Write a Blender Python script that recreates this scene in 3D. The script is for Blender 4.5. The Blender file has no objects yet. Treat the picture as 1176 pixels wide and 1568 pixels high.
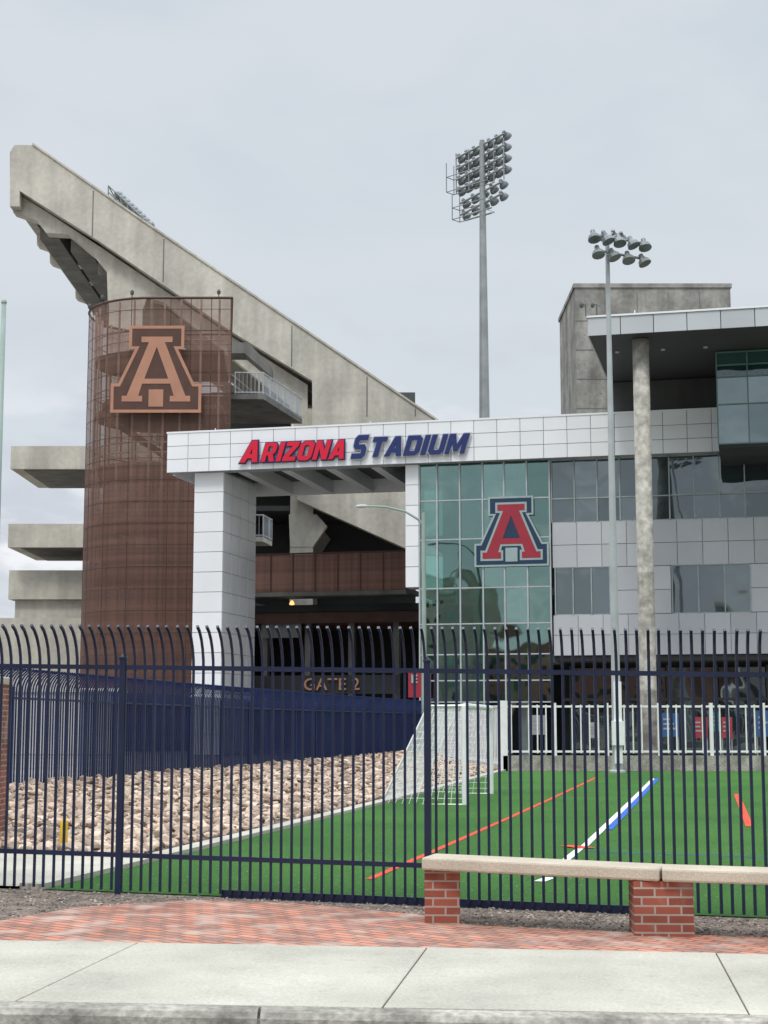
import bpy, math, random
from mathutils import Vector, Matrix
random.seed(7)
R=math.radians
sc=bpy.context.scene
sc.view_settings.view_transform='Standard'; sc.view_settings.look='None'; sc.view_settings.exposure=0
# ---------------------------------------------------------------- camera
F=2400.0; PIT=math.atan(321/F); CZ=1.68
cam=bpy.data.cameras.new('camera'); co=bpy.data.objects.new('camera',cam); sc.collection.objects.link(co)
cam.sensor_fit='VERTICAL'; cam.sensor_height=36; cam.lens=36*F/1568; cam.clip_end=6000; cam.clip_start=.1
co.location=(0,0,CZ); co.rotation_euler=(R(90)+PIT,0,0); sc.camera=co
# ---------------------------------------------------------------- survey helpers (photo measurements -> world metres)
def ray(px,py):
    a=(px-588)/F; b=(784-py)/F; c=math.cos(PIT); s=math.sin(PIT)
    return Vector((a, c-b*s, s+b*c))
class Frame:
    def __init__(s,ox,oy,tx,ty):
        l=math.hypot(tx,ty); s.o=(ox,oy); s.t=(tx/l,ty/l); s.d=(-ty/l,tx/l)
    def P(s,a,d,z): return (s.o[0]+a*s.t[0]+d*s.d[0], s.o[1]+a*s.t[1]+d*s.d[1], z)
    def S(s,px,py,d=0):
        r=ray(px,py); k=(d-((0-s.o[0])*s.d[0]+(0-s.o[1])*s.d[1]))/(r.x*s.d[0]+r.y*s.d[1])
        x,y,z=r.x*k,r.y*k,CZ+r.z*k
        return ((x-s.o[0])*s.t[0]+(y-s.o[1])*s.t[1], z)
W=Frame(0,0,1,0)
def clamp(v,a,b): return max(a,min(b,v))
def gz(x,y): return -0.018*clamp(x,-30,30)*clamp((54-y)/40,0,1)
def G(px,py):
    r=ray(px,py); z=0
    for i in range(12):
        k=(z-CZ)/r.z; z=gz(r.x*k,r.y*k)
    return (r.x*k,r.y*k)
# ---------------------------------------------------------------- materials
def mat(name,col,rough=.75,var=.15,scale=1.5,bump=0,bscale=30,metal=0,streak=0,island=0,spec=.4,col2=None,fine=0,fscale=60,blotch=0):
    m=bpy.data.materials.new(name); m.use_nodes=True; nt=m.node_tree; N=nt.nodes; L=nt.links
    b=N['Principled BSDF']; b.inputs['Roughness'].default_value=rough; b.inputs['Metallic'].default_value=metal
    b.inputs['Specular IOR Level'].default_value=spec
    tc=N.new('ShaderNodeTexCoord'); out=None
    def noise(sc_,det=3,vec=None):
        n=N.new('ShaderNodeTexNoise'); n.inputs['Scale'].default_value=sc_; n.inputs['Detail'].default_value=det
        L.new(vec or tc.outputs['Object'],n.inputs['Vector']); return n
    mx=N.new('ShaderNodeMix'); mx.data_type='RGBA'
    mx.inputs['A'].default_value=(*[min(1,c*(1+var)) if not col2 else c for c in col],1)
    mx.inputs['B'].default_value=(*([c*(1-var) for c in col] if not col2 else col2),1)
    n=noise(scale,4); rp=N.new('ShaderNodeMapRange'); rp.inputs[1].default_value=.32; rp.inputs[2].default_value=.68
    L.new(n.outputs['Fac'],rp.inputs[0]); L.new(rp.outputs[0],mx.inputs['Factor']); out=mx.outputs['Result']
    def mult(fac_out,lo,hi,a=.3,bb=.7):
        nonlocal out
        r2=N.new('ShaderNodeMapRange'); r2.inputs[1].default_value=a; r2.inputs[2].default_value=bb
        r2.inputs[3].default_value=lo; r2.inputs[4].default_value=hi; L.new(fac_out,r2.inputs[0])
        v=N.new('ShaderNodeVectorMath'); v.operation='SCALE'; L.new(out,v.inputs[0]); L.new(r2.outputs[0],v.inputs['Scale']); out=v.outputs[0]
    if streak:
        mp=N.new('ShaderNodeMapping'); mp.inputs['Scale'].default_value=(1,1,.12); L.new(tc.outputs['Object'],mp.inputs['Vector'])
        s=noise(1.3,5,mp.outputs[0]); mult(s.outputs['Fac'],1-streak,1+streak*.4)
    if fine: s=noise(fscale,3); mult(s.outputs['Fac'],1-fine,1+fine)
    if blotch: s=noise(6.5,2); mult(s.outputs['Fac'],1,1-blotch,.62,.72)
    if island:
        g=N.new('ShaderNodeNewGeometry'); mult(g.outputs['Random Per Island'],1-island,1+island,0,1)
    L.new(out,b.inputs['Base Color'])
    if bump:
        s=noise(bscale,4); bp=N.new('ShaderNodeBump'); bp.inputs['Strength'].default_value=bump; bp.inputs['Distance'].default_value=.02
        L.new(s.outputs['Fac'],bp.inputs['Height']); L.new(bp.outputs[0],b.inputs['Normal'])
    return m
def glass(name,col,gl=.35,transp=None,wav=.03,tint=(.78,.9,.92)):
    m=bpy.data.materials.new(name); m.use_nodes=True; nt=m.node_tree; N=nt.nodes; L=nt.links
    N.remove(N['Principled BSDF']); o=N['Material Output']
    g=N.new('ShaderNodeBsdfGlossy'); g.inputs['Roughness'].default_value=.02; g.inputs['Color'].default_value=(*tint,1)
    if transp: d=N.new('ShaderNodeBsdfTransparent'); d.inputs['Color'].default_value=(*transp,1)
    else: d=N.new('ShaderNodeBsdfDiffuse'); d.inputs['Color'].default_value=(*col,1)
    mx=N.new('ShaderNodeMixShader'); geo=N.new('ShaderNodeNewGeometry')
    mr=N.new('ShaderNodeMapRange'); mr.inputs[3].default_value=gl*.75; mr.inputs[4].default_value=gl*1.25
    L.new(geo.outputs['Random Per Island'],mr.inputs[0]); L.new(mr.outputs[0],mx.inputs[0])
    L.new(d.outputs[0],mx.inputs[1]); L.new(g.outputs[0],mx.inputs[2]); L.new(mx.outputs[0],o.inputs[0])
    tc=N.new('ShaderNodeTexCoord'); n=N.new('ShaderNodeTexNoise'); n.inputs['Scale'].default_value=.5; n.inputs['Detail'].default_value=1; L.new(tc.outputs['Object'],n.inputs['Vector'])
    bp=N.new('ShaderNodeBump'); bp.inputs['Strength'].default_value=wav; bp.inputs['Distance'].default_value=1; L.new(n.outputs['Fac'],bp.inputs['Height']); L.new(bp.outputs[0],g.inputs['Normal'])
    return m
def screenmat(name,col,cover,rough=.7,ribs=0,rise=None,colhi=None):
    m=bpy.data.materials.new(name); m.use_nodes=True; nt=m.node_tree; N=nt.nodes; L=nt.links
    b=N['Principled BSDF']; b.inputs['Roughness'].default_value=rough
    t=N.new('ShaderNodeBsdfTransparent'); mx=N.new('ShaderNodeMixShader')
    tc=N.new('ShaderNodeTexCoord'); n=N.new('ShaderNodeTexNoise'); n.inputs['Scale'].default_value=.35; n.inputs['Detail'].default_value=3
    L.new(tc.outputs['Object'],n.inputs['Vector']); mr=N.new('ShaderNodeMapRange'); mr.inputs[1].default_value=.3; mr.inputs[2].default_value=.7
    mr.inputs[3].default_value=cover-.06; mr.inputs[4].default_value=min(1,cover+.06); L.new(n.outputs['Fac'],mr.inputs[0]); cov=mr.outputs[0]
    cm=N.new('ShaderNodeMix'); cm.data_type='RGBA'; cm.inputs['A'].default_value=(*col,1); cm.inputs['B'].default_value=(*(colhi or col),1); cm.inputs['Factor'].default_value=0
    if rise:   # the perforation ratio opens up towards the top of the screen
        sp=N.new('ShaderNodeSeparateXYZ'); L.new(tc.outputs['Object'],sp.inputs[0])
        r=N.new('ShaderNodeMapRange'); r.interpolation_type='SMOOTHSTEP'; r.inputs[1].default_value=rise[0]; r.inputs[2].default_value=rise[1]; r.inputs[3].default_value=0; r.inputs[4].default_value=rise[2]
        L.new(sp.outputs[2],r.inputs[0]); s=N.new('ShaderNodeMath'); s.operation='SUBTRACT'; L.new(cov,s.inputs[0]); L.new(r.outputs[0],s.inputs[1]); cov=s.outputs[0]
        r3=N.new('ShaderNodeMapRange'); r3.inputs[1].default_value=rise[0]; r3.inputs[2].default_value=rise[1]; L.new(sp.outputs[2],r3.inputs[0]); L.new(r3.outputs[0],cm.inputs['Factor'])
    colo=cm.outputs['Result']
    if ribs:
        mp=N.new('ShaderNodeMapping'); mp.inputs['Scale'].default_value=(1,1,.02); L.new(tc.outputs['Object'],mp.inputs[0])
        n2=N.new('ShaderNodeTexNoise'); n2.inputs['Scale'].default_value=ribs; n2.inputs['Detail'].default_value=1; L.new(mp.outputs[0],n2.inputs['Vector'])
        mp3=N.new('ShaderNodeMapping'); mp3.inputs['Scale'].default_value=(.02,.02,1); L.new(tc.outputs['Object'],mp3.inputs[0])
        n3=N.new('ShaderNodeTexNoise'); n3.inputs['Scale'].default_value=ribs*.8; n3.inputs['Detail'].default_value=1; L.new(mp3.outputs[0],n3.inputs['Vector'])
        ad=N.new('ShaderNodeMath'); L.new(n2.outputs['Fac'],ad.inputs[0]); L.new(n3.outputs['Fac'],ad.inputs[1])
        r2=N.new('ShaderNodeMapRange'); r2.inputs[1].default_value=.75; r2.inputs[2].default_value=1.25; r2.inputs[3].default_value=.75; r2.inputs[4].default_value=1.27; L.new(ad.outputs[0],r2.inputs[0])
        v=N.new('ShaderNodeVectorMath'); v.operation='SCALE'; L.new(colo,v.inputs[0]); L.new(r2.outputs[0],v.inputs['Scale']); colo=v.outputs[0]
    L.new(colo,b.inputs['Base Color']); L.new(cov,mx.inputs[0])
    L.new(t.outputs[0],mx.inputs[1]); L.new(b.outputs[0],mx.inputs[2]); L.new(mx.outputs[0],N['Material Output'].inputs[0]); return m
def brickmat(name,vertical,c1,c2,mortar,scale=1,rot=0,bw=.2,rh=.07,ms=.008,eff=.45,e0=.55):
    m=bpy.data.materials.new(name); m.use_nodes=True; nt=m.node_tree; N=nt.nodes; L=nt.links
    b=N['Principled BSDF']; b.inputs['Roughness'].default_value=.85
    tc=N.new('ShaderNodeTexCoord'); vec=tc.outputs['Object']
    if vertical:
        sp=N.new('ShaderNodeSeparateXYZ'); L.new(vec,sp.inputs[0]); ad=N.new('ShaderNodeMath'); L.new(sp.outputs[0],ad.inputs[0]); L.new(sp.outputs[1],ad.inputs[1])
        cb=N.new('ShaderNodeCombineXYZ'); L.new(ad.outputs[0],cb.inputs[0]); L.new(sp.outputs[2],cb.inputs[1]); vec=cb.outputs[0]
    mp=N.new('ShaderNodeMapping'); mp.inputs['Rotation'].default_value=(0,0,rot); L.new(vec,mp.inputs[0])
    br=N.new('ShaderNodeTexBrick'); L.new(mp.outputs[0],br.inputs['Vector'])
    for k,v in (('Scale',scale),('Brick Width',bw),('Row Height',rh),('Mortar Size',ms),('Bias',-.1)): br.inputs[k].default_value=v
    br.inputs['Color1'].default_value=(*c1,1); br.inputs['Color2'].default_value=(*c2,1); br.inputs['Mortar'].default_value=(*mortar,1)
    n=N.new('ShaderNodeTexNoise'); n.inputs['Scale'].default_value=1.7; n.inputs['Detail'].default_value=8; L.new(tc.outputs['Object'],n.inputs['Vector'])
    mr=N.new('ShaderNodeMapRange'); mr.inputs[1].default_value=.3; mr.inputs[2].default_value=.7; mr.inputs[3].default_value=.7; mr.inputs[4].default_value=1.25; L.new(n.outputs['Fac'],mr.inputs[0])
    v=N.new('ShaderNodeVectorMath'); v.operation='SCALE'; L.new(br.outputs['Color'],v.inputs[0]); L.new(mr.outputs[0],v.inputs['Scale'])
    n2=N.new('ShaderNodeTexNoise'); n2.inputs['Scale'].default_value=3.1; n2.inputs['Detail'].default_value=6; L.new(tc.outputs['Object'],n2.inputs['Vector'])
    m2=N.new('ShaderNodeMapRange'); m2.inputs[1].default_value=e0; m2.inputs[2].default_value=e0+.2; m2.inputs[4].default_value=eff; L.new(n2.outputs['Fac'],m2.inputs[0])
    mx=N.new('ShaderNodeMix'); mx.data_type='RGBA'; L.new(m2.outputs[0],mx.inputs['Factor']); L.new(v.outputs[0],mx.inputs['A']); mx.inputs['B'].default_value=(.5,.42,.36,1)
    L.new(mx.outputs['Result'],b.inputs['Base Color'])
    bp=N.new('ShaderNodeBump'); bp.inputs['Strength'].default_value=.6; bp.inputs['Distance'].default_value=.01; bp.invert=True; L.new(br.outputs['Fac'],bp.inputs['Height']); L.new(bp.outputs[0],b.inputs['Normal'])
    return m
CONC=mat('stand_concrete',(.56,.53,.455),.85,.14,.35,.3,8,streak=.2,fine=.08,fscale=3)
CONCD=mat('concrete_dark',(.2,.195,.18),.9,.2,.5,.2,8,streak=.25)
CONCT=mat('board_concrete',(.31,.3,.27),.9,.3,.8,.5,5,streak=.35,fine=.15,fscale=4)
COLM=mat('column_concrete',(.43,.41,.36),.9,.3,2.2,.5,9,streak=.1,fine=.2,fscale=5)
WHITE=mat('white_metal_panel',(.82,.83,.845),.38,.04,.4,island=.03,spec=.5)
GREYP=mat('grey_metal_panel',(.5,.515,.54),.35,.05,.4,island=.08,spec=.5)
JOINT=mat('panel_joint',(.36,.37,.39),.8)
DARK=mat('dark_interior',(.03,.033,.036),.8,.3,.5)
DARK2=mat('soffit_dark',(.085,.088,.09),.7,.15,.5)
MULL=mat('mullion_aluminium',(.33,.38,.38),.4)
GL1=glass('curtain_glass',(.03,.06,.06),.27,(.34,.58,.52),tint=(.68,.92,.88))
GL2=glass('window_glass',(.022,.03,.034),.19)
GL3=glass('teal_glass',(.012,.06,.065),.23)
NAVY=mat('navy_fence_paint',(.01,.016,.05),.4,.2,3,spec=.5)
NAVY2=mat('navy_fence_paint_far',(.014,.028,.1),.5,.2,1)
NSCR=screenmat('navy_windscreen',(.012,.027,.1),.75)
BRN=screenmat('perforated_brown_screen',(.125,.06,.043),.82,ribs=5,rise=(13,19.5,.34),colhi=(.2,.11,.08))
BRN2=screenmat('perforated_brown_parapet',(.27,.14,.11),.82,ribs=4)
BRNF=mat('brown_frame',(.09,.043,.032),.6)
BRNL=mat('tower_frame_light',(.42,.3,.25),.6)
COP=mat('emblem_copper',(.45,.225,.145),.5,.08,1)
RED=mat('sign_red',(.66,.012,.04),.35,.05)
REDM=mat('emblem_red_film',(.34,.03,.05),.4,.05)
SNAVY=mat('sign_navy',(.018,.032,.14),.35,.05)
ENAVY=mat('emblem_navy_film',(.02,.045,.09),.3,.05)
SWHITE=mat('emblem_white',(.33,.42,.41),.4,.05)
GALV=mat('galvanised_steel',(.31,.33,.33),.45,.15,.8,metal=.3)
RAIL=mat('railing_grey',(.45,.48,.5),.5,.1)
LAMPG=mat('lamp_housing',(.2,.215,.22),.4,.2,2,metal=.3)
LAMPW=mat('lamp_lens',(.5,.52,.53),.3,.1)
PALEG=mat('pale_green_pole',(.3,.38,.34),.5,.1)
WPAINT=mat('white_paint',(.82,.82,.82),.4,.06,3)
SIDE=mat('sidewalk_concrete',(.48,.455,.385),.9,.13,.8,.35,60,fine=.13,fscale=45,streak=.12,blotch=.1)
KERB=mat('kerb_concrete',(.34,.32,.28),.9,.38,2.6,.5,30,fine=.3,fscale=20)
ASPH=mat('asphalt',(.07,.07,.07),.95,.2,2,.8,90,fine=.35,fscale=120)
GRND=mat('ground_grey',(.24,.22,.2),.95,.2,.3,.4,20)
GRAVEL=mat('gravel_soil',(.2,.16,.13),.95,.35,4,1,60,fine=.5,fscale=70)
PEB=mat('pebbles',(.26,.22,.19),.9,.2,3,island=.6)
ROCK=mat('riprap_stone',(.52,.42,.33),.9,.2,1.3,.5,14,col2=(.36,.255,.19),island=.5,fine=.15,fscale=12)
ROCKB=mat('rock_bed_soil',(.15,.11,.085),.95,.3,2)
CAP=mat('precast_cap',(.54,.47,.375),.85,.1,2,.3,50,fine=.1,fscale=60,blotch=.1)
BRW=brickmat('red_brick_wall',True,(.32,.085,.052),(.2,.055,.035),(.36,.3,.26))
BRP=brickmat('brick_paving',False,(.58,.225,.14),(.3,.16,.125),(.16,.12,.1),rot=R(38),bw=.21,rh=.105,ms=.012,eff=.7,e0=.5)
YEL=mat('yellow_paint',(.75,.48,.02),.5,.08,4)
TRED=mat('turf_red_line',(.66,.07,.035),.9,.25,8,fine=.3,fscale=30); TWH=mat('turf_white_line',(.75,.77,.75),.9,.1,8); TBL=mat('turf_blue_line',(.03,.12,.45),.9,.15,8)
NET=mat('net_white',(.85,.85,.85),.8,.05)
TURF=mat('turf_green',(.072,.205,.04),.85,.2,.3,1,180,col2=(.048,.15,.03),fine=.45,fscale=40,spec=.2)
# ---------------------------------------------------------------- mesh builder
class M:
    def __init__(s): s.v=[]; s.f=[]; s.mi=[]
    def add(s,vs,fs,m=0):
        o=len(s.v); s.v+= [tuple(p) for p in vs]; s.f+=[tuple(i+o for i in f) for f in fs]; s.mi+=[m]*len(fs)
    def box(s,a0,a1,d0,d1,z0,z1,m=0,fr=W):
        if a1<a0:a0,a1=a1,a0
        if z1<z0:z0,z1=z1,z0
        P=fr.P; v=[P(a0,d0,z0),P(a1,d0,z0),P(a1,d1,z0),P(a0,d1,z0),P(a0,d0,z1),P(a1,d0,z1),P(a1,d1,z1),P(a0,d1,z1)]
        s.add(v,[(0,3,2,1),(4,5,6,7),(0,1,5,4),(1,2,6,5),(2,3,7,6),(3,0,4,7)],m)
    def prism(s,poly,d0,d1,m=0,fr=W):
        n=len(poly); v=[fr.P(a,d0,z) for a,z in poly]+[fr.P(a,d1,z) for a,z in poly]
        s.add(v,[tuple(range(n)),tuple(range(2*n-1,n-1,-1))]+[(i,i+n,(i+1)%n+n,(i+1)%n) for i in range(n)],m)
    def vprism(s,poly,z0,z1,m=0,caps=True):
        n=len(poly); v=[(x,y,z0) for x,y in poly]+[(x,y,z1) for x,y in poly]
        fs=[(i,(i+1)%n,(i+1)%n+n,i+n) for i in range(n)]
        if caps: fs+=[tuple(range(n-1,-1,-1)),tuple(range(n,2*n))]
        s.add(v,fs,m)
    def tube(s,pts,r,n=6,m=0,cap=True,rot=0):
        pts=[Vector(p) for p in pts]; rs=r if isinstance(r,(list,tuple)) else [r]*len(pts); v=[];f=[]
        pu=None
        for i,p in enumerate(pts):
            t=(pts[min(i+1,len(pts)-1)]-pts[max(i-1,0)]).normalized()
            if pu is None: pu=t.cross(Vector((0,0,1)) if abs(t.z)<.9 else Vector((0,1,0))).normalized()
            u=(pu-t*pu.dot(t)).normalized(); pu=u; w=t.cross(u)
            for k in range(n):
                a=2*math.pi*k/n+rot; v.append(p+(u*math.cos(a)+w*math.sin(a))*rs[i])
        for i in range(len(pts)-1):
            for k in range(n): f.append((i*n+k,i*n+(k+1)%n,(i+1)*n+(k+1)%n,(i+1)*n+k))
        if cap: f.append(tuple(range(n-1,-1,-1))); f.append(tuple((len(pts)-1)*n+k for k in range(n)))
        s.add(v,f,m)
    def lathe(s,o,ax,prof,n=12,m=0):
        o=Vector(o); ax=Vector(ax).normalized()
        s.tube([o+ax*h for r,h in prof],[max(r,.001) for r,h in prof],n,m)
    def obj(s,name,mats,parent=None,smooth=False,bevel=0):
        me=bpy.data.meshes.new(name); me.from_pydata(s.v,[],s.f)
        for x in (mats if isinstance(mats,(list,tuple)) else [mats]): me.materials.append(x)
        me.polygons.foreach_set('material_index',s.mi)
        if smooth: me.polygons.foreach_set('use_smooth',[True]*len(s.f))
        me.update(); ob=bpy.data.objects.new(name,me); sc.collection.objects.link(ob)
        if parent: ob.parent=parent
        if bevel:
            b=ob.modifiers.new('bevel','BEVEL'); b.width=bevel; b.segments=2; b.limit_method='ANGLE'
        return ob
def grp(name):
    e=bpy.data.objects.new(name,None); sc.collection.objects.link(e); return e
def patch(name,c,mt,nu,nv,off,zf=None,parent=None):
    m=M(); v=[];f=[]
    for j in range(nv+1):
        t=j/nv
        for i in range(nu+1):
            u=i/nu
            x=(1-t)*((1-u)*c[0][0]+u*c[1][0])+t*((1-u)*c[3][0]+u*c[2][0]); y=(1-t)*((1-u)*c[0][1]+u*c[1][1])+t*((1-u)*c[3][1]+u*c[2][1])
            v.append((x,y,gz(x,y)+off+(zf(u,t) if zf else 0)))
    for j in range(nv):
        for i in range(nu):
            a=j*(nu+1)+i; f.append((a,a+1,a+nu+2,a+nu+1))
    m.add(v,f); return m.obj(name,mt,parent)
def panels(mb,a0,a1,z0,z1,na,nz,d,m=0,fr=W,gap=.04,th=.06,skip=None):
    if a1<a0:a0,a1=a1,a0
    if z1<z0:z0,z1=z1,z0
    for i in range(na):
        for j in range(nz):
            if skip and skip(i,j): continue
            M.box(mb,a0+(a1-a0)*i/na+gap/2,a0+(a1-a0)*(i+1)/na-gap/2,d-th,d,z0+(z1-z0)*j/nz+gap/2,z0+(z1-z0)*(j+1)/nz-gap/2,m,fr)
def conv(name,cu,fn,mt,parent):
    ob=bpy.data.objects.new('tmp',cu); sc.collection.objects.link(ob); bpy.context.view_layer.update()
    dg=bpy.context.evaluated_depsgraph_get(); me=bpy.data.meshes.new_from_object(ob.evaluated_get(dg))
    bpy.data.objects.remove(ob)
    for v in me.vertices: v.co=fn(*v.co)
    me.materials.clear(); me.materials.append(mt); me.update()
    o2=bpy.data.objects.new(name,me); sc.collection.objects.link(o2); o2.parent=parent; return o2
def curvefill(name,polys,fr,s0,z0,sx,sz,d,th,mt,parent):
    cu=bpy.data.curves.new(name,'CURVE'); cu.dimensions='2D'; cu.fill_mode='BOTH'; cu.extrude=.5
    for p in polys:
        sp=cu.splines.new('POLY'); sp.points.add(len(p)-1)
        for i,(x,y) in enumerate(p): sp.points[i].co=(x,y,0,1)
        sp.use_cyclic_u=True
    return conv(name,cu,lambda x,y,z: fr.P(s0+x*sx,d-(z+.5)*th,z0+y*sz),mt,parent)
def text(name,st,fr,a0,a1,z0,z1,d,th,mt,parent,shear=.28,bold=.03,grow=0):
    cu=bpy.data.curves.new(name,'FONT'); cu.body=st; cu.offset=bold; cu.extrude=.5; cu.space_character=1.02+bold
    ob=bpy.data.objects.new('t',cu); sc.collection.objects.link(ob); bpy.context.view_layer.update()
    dg=bpy.context.evaluated_depsgraph_get(); me=bpy.data.meshes.new_from_object(ob.evaluated_get(dg)); bpy.data.objects.remove(ob)
    for v in me.vertices: v.co.x+=v.co.y*shear
    xs=[v.co.x for v in me.vertices]; ys=[v.co.y for v in me.vertices]; x0,x1,y0,y1=min(xs),max(xs),min(ys),max(ys)
    a0-=grow;a1+=grow;z0-=grow;z1+=grow
    for v in me.vertices:
        x,y,z=v.co; v.co=fr.P(a0+(x-x0)/(x1-x0)*(a1-a0),d-(z+.5)*th,z0+(y-y0)/(y1-y0)*(z1-z0))
    me.materials.clear(); me.materials.append(mt); me.update()
    o2=bpy.data.objects.new(name,me); sc.collection.objects.link(o2); o2.parent=parent; return o2
AO=[(0,0),(136,0),(136,44),(125,44),(100,96),(109,96),(109,132),(26,132),(26,96),(35,96),(11,44),(0,44)]
AI=[(14,14),(50,14),(50,28),(45,28),(49,41),(87,41),(91,28),(86,28),(86,14),(122,14),(122,28),(114,28),(84,104),(94,104),(94,118),(42,118),(42,104),(52,104),(22,28),(14,28)]
AH=[(54,54),(82,54),(68,92)]
def offp(p,d):
    n=len(p); o=[]
    for i in range(n):
        a=Vector(p[i-1]);b=Vector(p[i]);c=Vector(p[(i+1)%n]); e1=(b-a).normalized(); e2=(c-b).normalized()
        n1=Vector((-e1.y,e1.x)); n2=Vector((-e2.y,e2.x)); k=(n1+n2)/(1+n1.dot(n2)); q=b+k*d; o.append((q.x,q.y))
    return o
# block letters drawn for the sign (unit height 10, heavy strokes)
S_=2.5
GLY={
'A':(8.6,[[(0,0),(2.6,0),(3.2,1.9),(5.4,1.9),(6,0),(8.6,0),(5.7,10),(2.9,10)],[(3.8,3.9),(4.3,6.6),(4.8,3.9)]]),
'R':(7.6,[[(0,0),(2.5,0),(2.5,3.3),(3.4,3.3),(4.8,0),(7.6,0),(5.9,3.8),(7,4.9),(7.2,6.6),(7,8.6),(5.8,9.8),(4.8,10),(0,10)],[(2.5,5.3),(2.5,8),(4.2,8),(4.7,7.5),(4.7,5.8),(4.2,5.3)]]),
'I':(2.6,[[(0,0),(2.6,0),(2.6,10),(0,10)]]),
'Z':(7,[[(0,0),(7,0),(7,2.2),(3.2,2.2),(7,7.9),(7,10),(.3,10),(.3,7.8),(3.8,7.8),(0,2.1)]]),
'O':(7.8,[[(1.6,0),(6.2,0),(7.8,1.6),(7.8,8.4),(6.2,10),(1.6,10),(0,8.4),(0,1.6)],[(2.5,2.7),(2.5,7.3),(3,7.8),(4.8,7.8),(5.3,7.3),(5.3,2.7),(4.8,2.2),(3,2.2)]]),
'N':(7.8,[[(0,0),(2.4,0),(2.4,5.8),(5.2,0),(7.8,0),(7.8,10),(5.4,10),(5.4,4.4),(2.6,10),(0,10)]]),
'S':(7.2,[[(0,0),(5.8,0),(7.2,1.5),(7.2,4.6),(5.9,6),(2.5,6),(2.5,7.8),(7,7.8),(7,10),(1.4,10),(0,8.6),(0,5.3),(1.3,4),(4.7,4),(4.7,2.2),(0,2.2)]]),
'T':(7,[[(2.2,0),(4.8,0),(4.8,7.7),(7,7.7),(7,10),(0,10),(0,7.7),(2.2,7.7)]]),
'D':(7.7,[[(0,0),(6,0),(7.7,1.7),(7.7,8.3),(6,10),(0,10)],[(2.5,2.2),(2.5,7.8),(4.8,7.8),(5.2,7.4),(5.2,2.6),(4.8,2.2)]]),
'U':(7.7,[[(1.6,0),(6.1,0),(7.7,1.6),(7.7,10),(5.2,10),(5.2,2.7),(4.7,2.2),(3,2.2),(2.5,2.7),(2.5,10),(0,10),(0,1.6)]]),
'M':(9.8,[[(0,0),(2.3,0),(2.3,6),(4,1.2),(5.8,1.2),(7.5,6),(7.5,0),(9.8,0),(9.8,10),(6.8,10),(4.9,4.6),(3,10),(0,10)]]),
}
def blockword(name,st,fr,a0,a1,z0,z1,d,mt_face,mt_edge,parent,shear=.3,gap=.9,grow=.55):
    x=0; items=[]
    for ch in st:
        w,ps=GLY[ch]; items.append((x,ps)); x+=w+gap
    tot=x-gap+10*shear
    for suffix,g,dd,th,mt in (('_edge',-grow,d+.07,.06,mt_edge),('_face',0,d,.06,mt_face)):
        cu=bpy.data.curves.new(name,'CURVE'); cu.dimensions='2D'; cu.fill_mode='BOTH'; cu.extrude=.5
        # adjoining edge plates overlap, so draw every letter as its own mesh island via separate depth
        k=0
        for ox,ps in items:
            c2=bpy.data.curves.new(name,'CURVE'); c2.dimensions='2D'; c2.fill_mode='BOTH'; c2.extrude=.5
            for i,p in enumerate(ps):
                if i==0: pp=offp(p,g)
                else: # counters are listed clockwise; shrink them when the plate grows
                    pp=offp(p,g) if g else p
                    if g and abs(g)>.5: pp=offp(p,g*.6)
                sp=c2.splines.new('POLY'); sp.points.add(len(pp)-1)
                for j,(u,v) in enumerate(pp): sp.points[j].co=(ox+u+v*shear,v,0,1)
                sp.use_cyclic_u=True
            dz=(k%2)*.004; k+=1
            conv(name+suffix,c2,lambda u,v,w,dz=dz,dd=dd,th=th: fr.P(a0+u/tot*(a1-a0),dd+dz-(w+.5)*th,z0+v/10*(z1-z0)),mt,parent)
# ================================================================ GROUND
def ground():
    xs=[-1500,-400,-120,-60]+[x for x in range(-30,31,2)]+[60,120,400,1500]
    ys=[-1500,-300,-60,-20,0,9.3,9.31]+[10+2*i for i in range(23)]+[60,75,100,150,300,800,2500]
    v=[];f=[]
    for y in ys:
        for x in xs: v.append((x,y,gz(x,y)-(.03 if y>9.305 else .22)))
    n=len(xs)
    for j in range(len(ys)-1):
        for i in range(n-1): a=j*n+i; f.append((a,a+1,a+n+1,a+n))
    m=M(); m.add(v,f); m.obj('ground',GRND)
ground()
patch('road',[(-30,-9),(30,-9),(30,9.3),(-30,9.3)],ASPH,2,2,-.15)
def fy(x): return 14.85-.19*x
TL=G(82,1356); TL=(TL[0],fy(TL[0])+.12); TB=G(775,1181)
patch('artificial_turf',[TL,(16,fy(16)+.12),(45,TB[1]),TB],TURF,40,40,.01)
patch('gravel_strip',[(-12,12.3),(12,12.3),(12,fy(12)+.12),(-12,fy(-12)+.12)],GRAVEL,12,4,.0)
bk=[(-200,1440),(0,1412),(120,1391),(300,1380),(450,1385),(640,1402),(720,1419),(900,1427),(1176,1438),(1500,1452)]
bp=[G(*p) for p in bk]; m=M(); v=[];f=[]
for (x,y) in bp:
    for t in (0,.5,1): yy=12.0+(y-12.0)*t; v.append((x,yy,gz(x,yy)+.012))
for i in range(len(bp)-1):
    for k in range(2): a=i*3+k; f.append((a,a+3,a+4,a+1))
m.add(v,f); m.obj('brick_paving',BRP)
m=M()
def slab(m,x0,x1,y0,y1,sk,mi=0):
    q=[(x0,y0),(x1,y0),(x1+sk,y1),(x0+sk,y1)]; j=random.uniform(-.003,.003)
    top=[(x,y,gz(x,y)+.02+j) for x,y in q]; bot=[(x,y,gz(x,y)-.05) for x,y in q]
    m.add(top+bot,[(0,1,2,3),(0,4,5,1),(1,5,6,2),(2,6,7,3),(3,7,4,0)],mi)
js=[-2.16+2.15*k for k in range(-12,14)]
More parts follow.
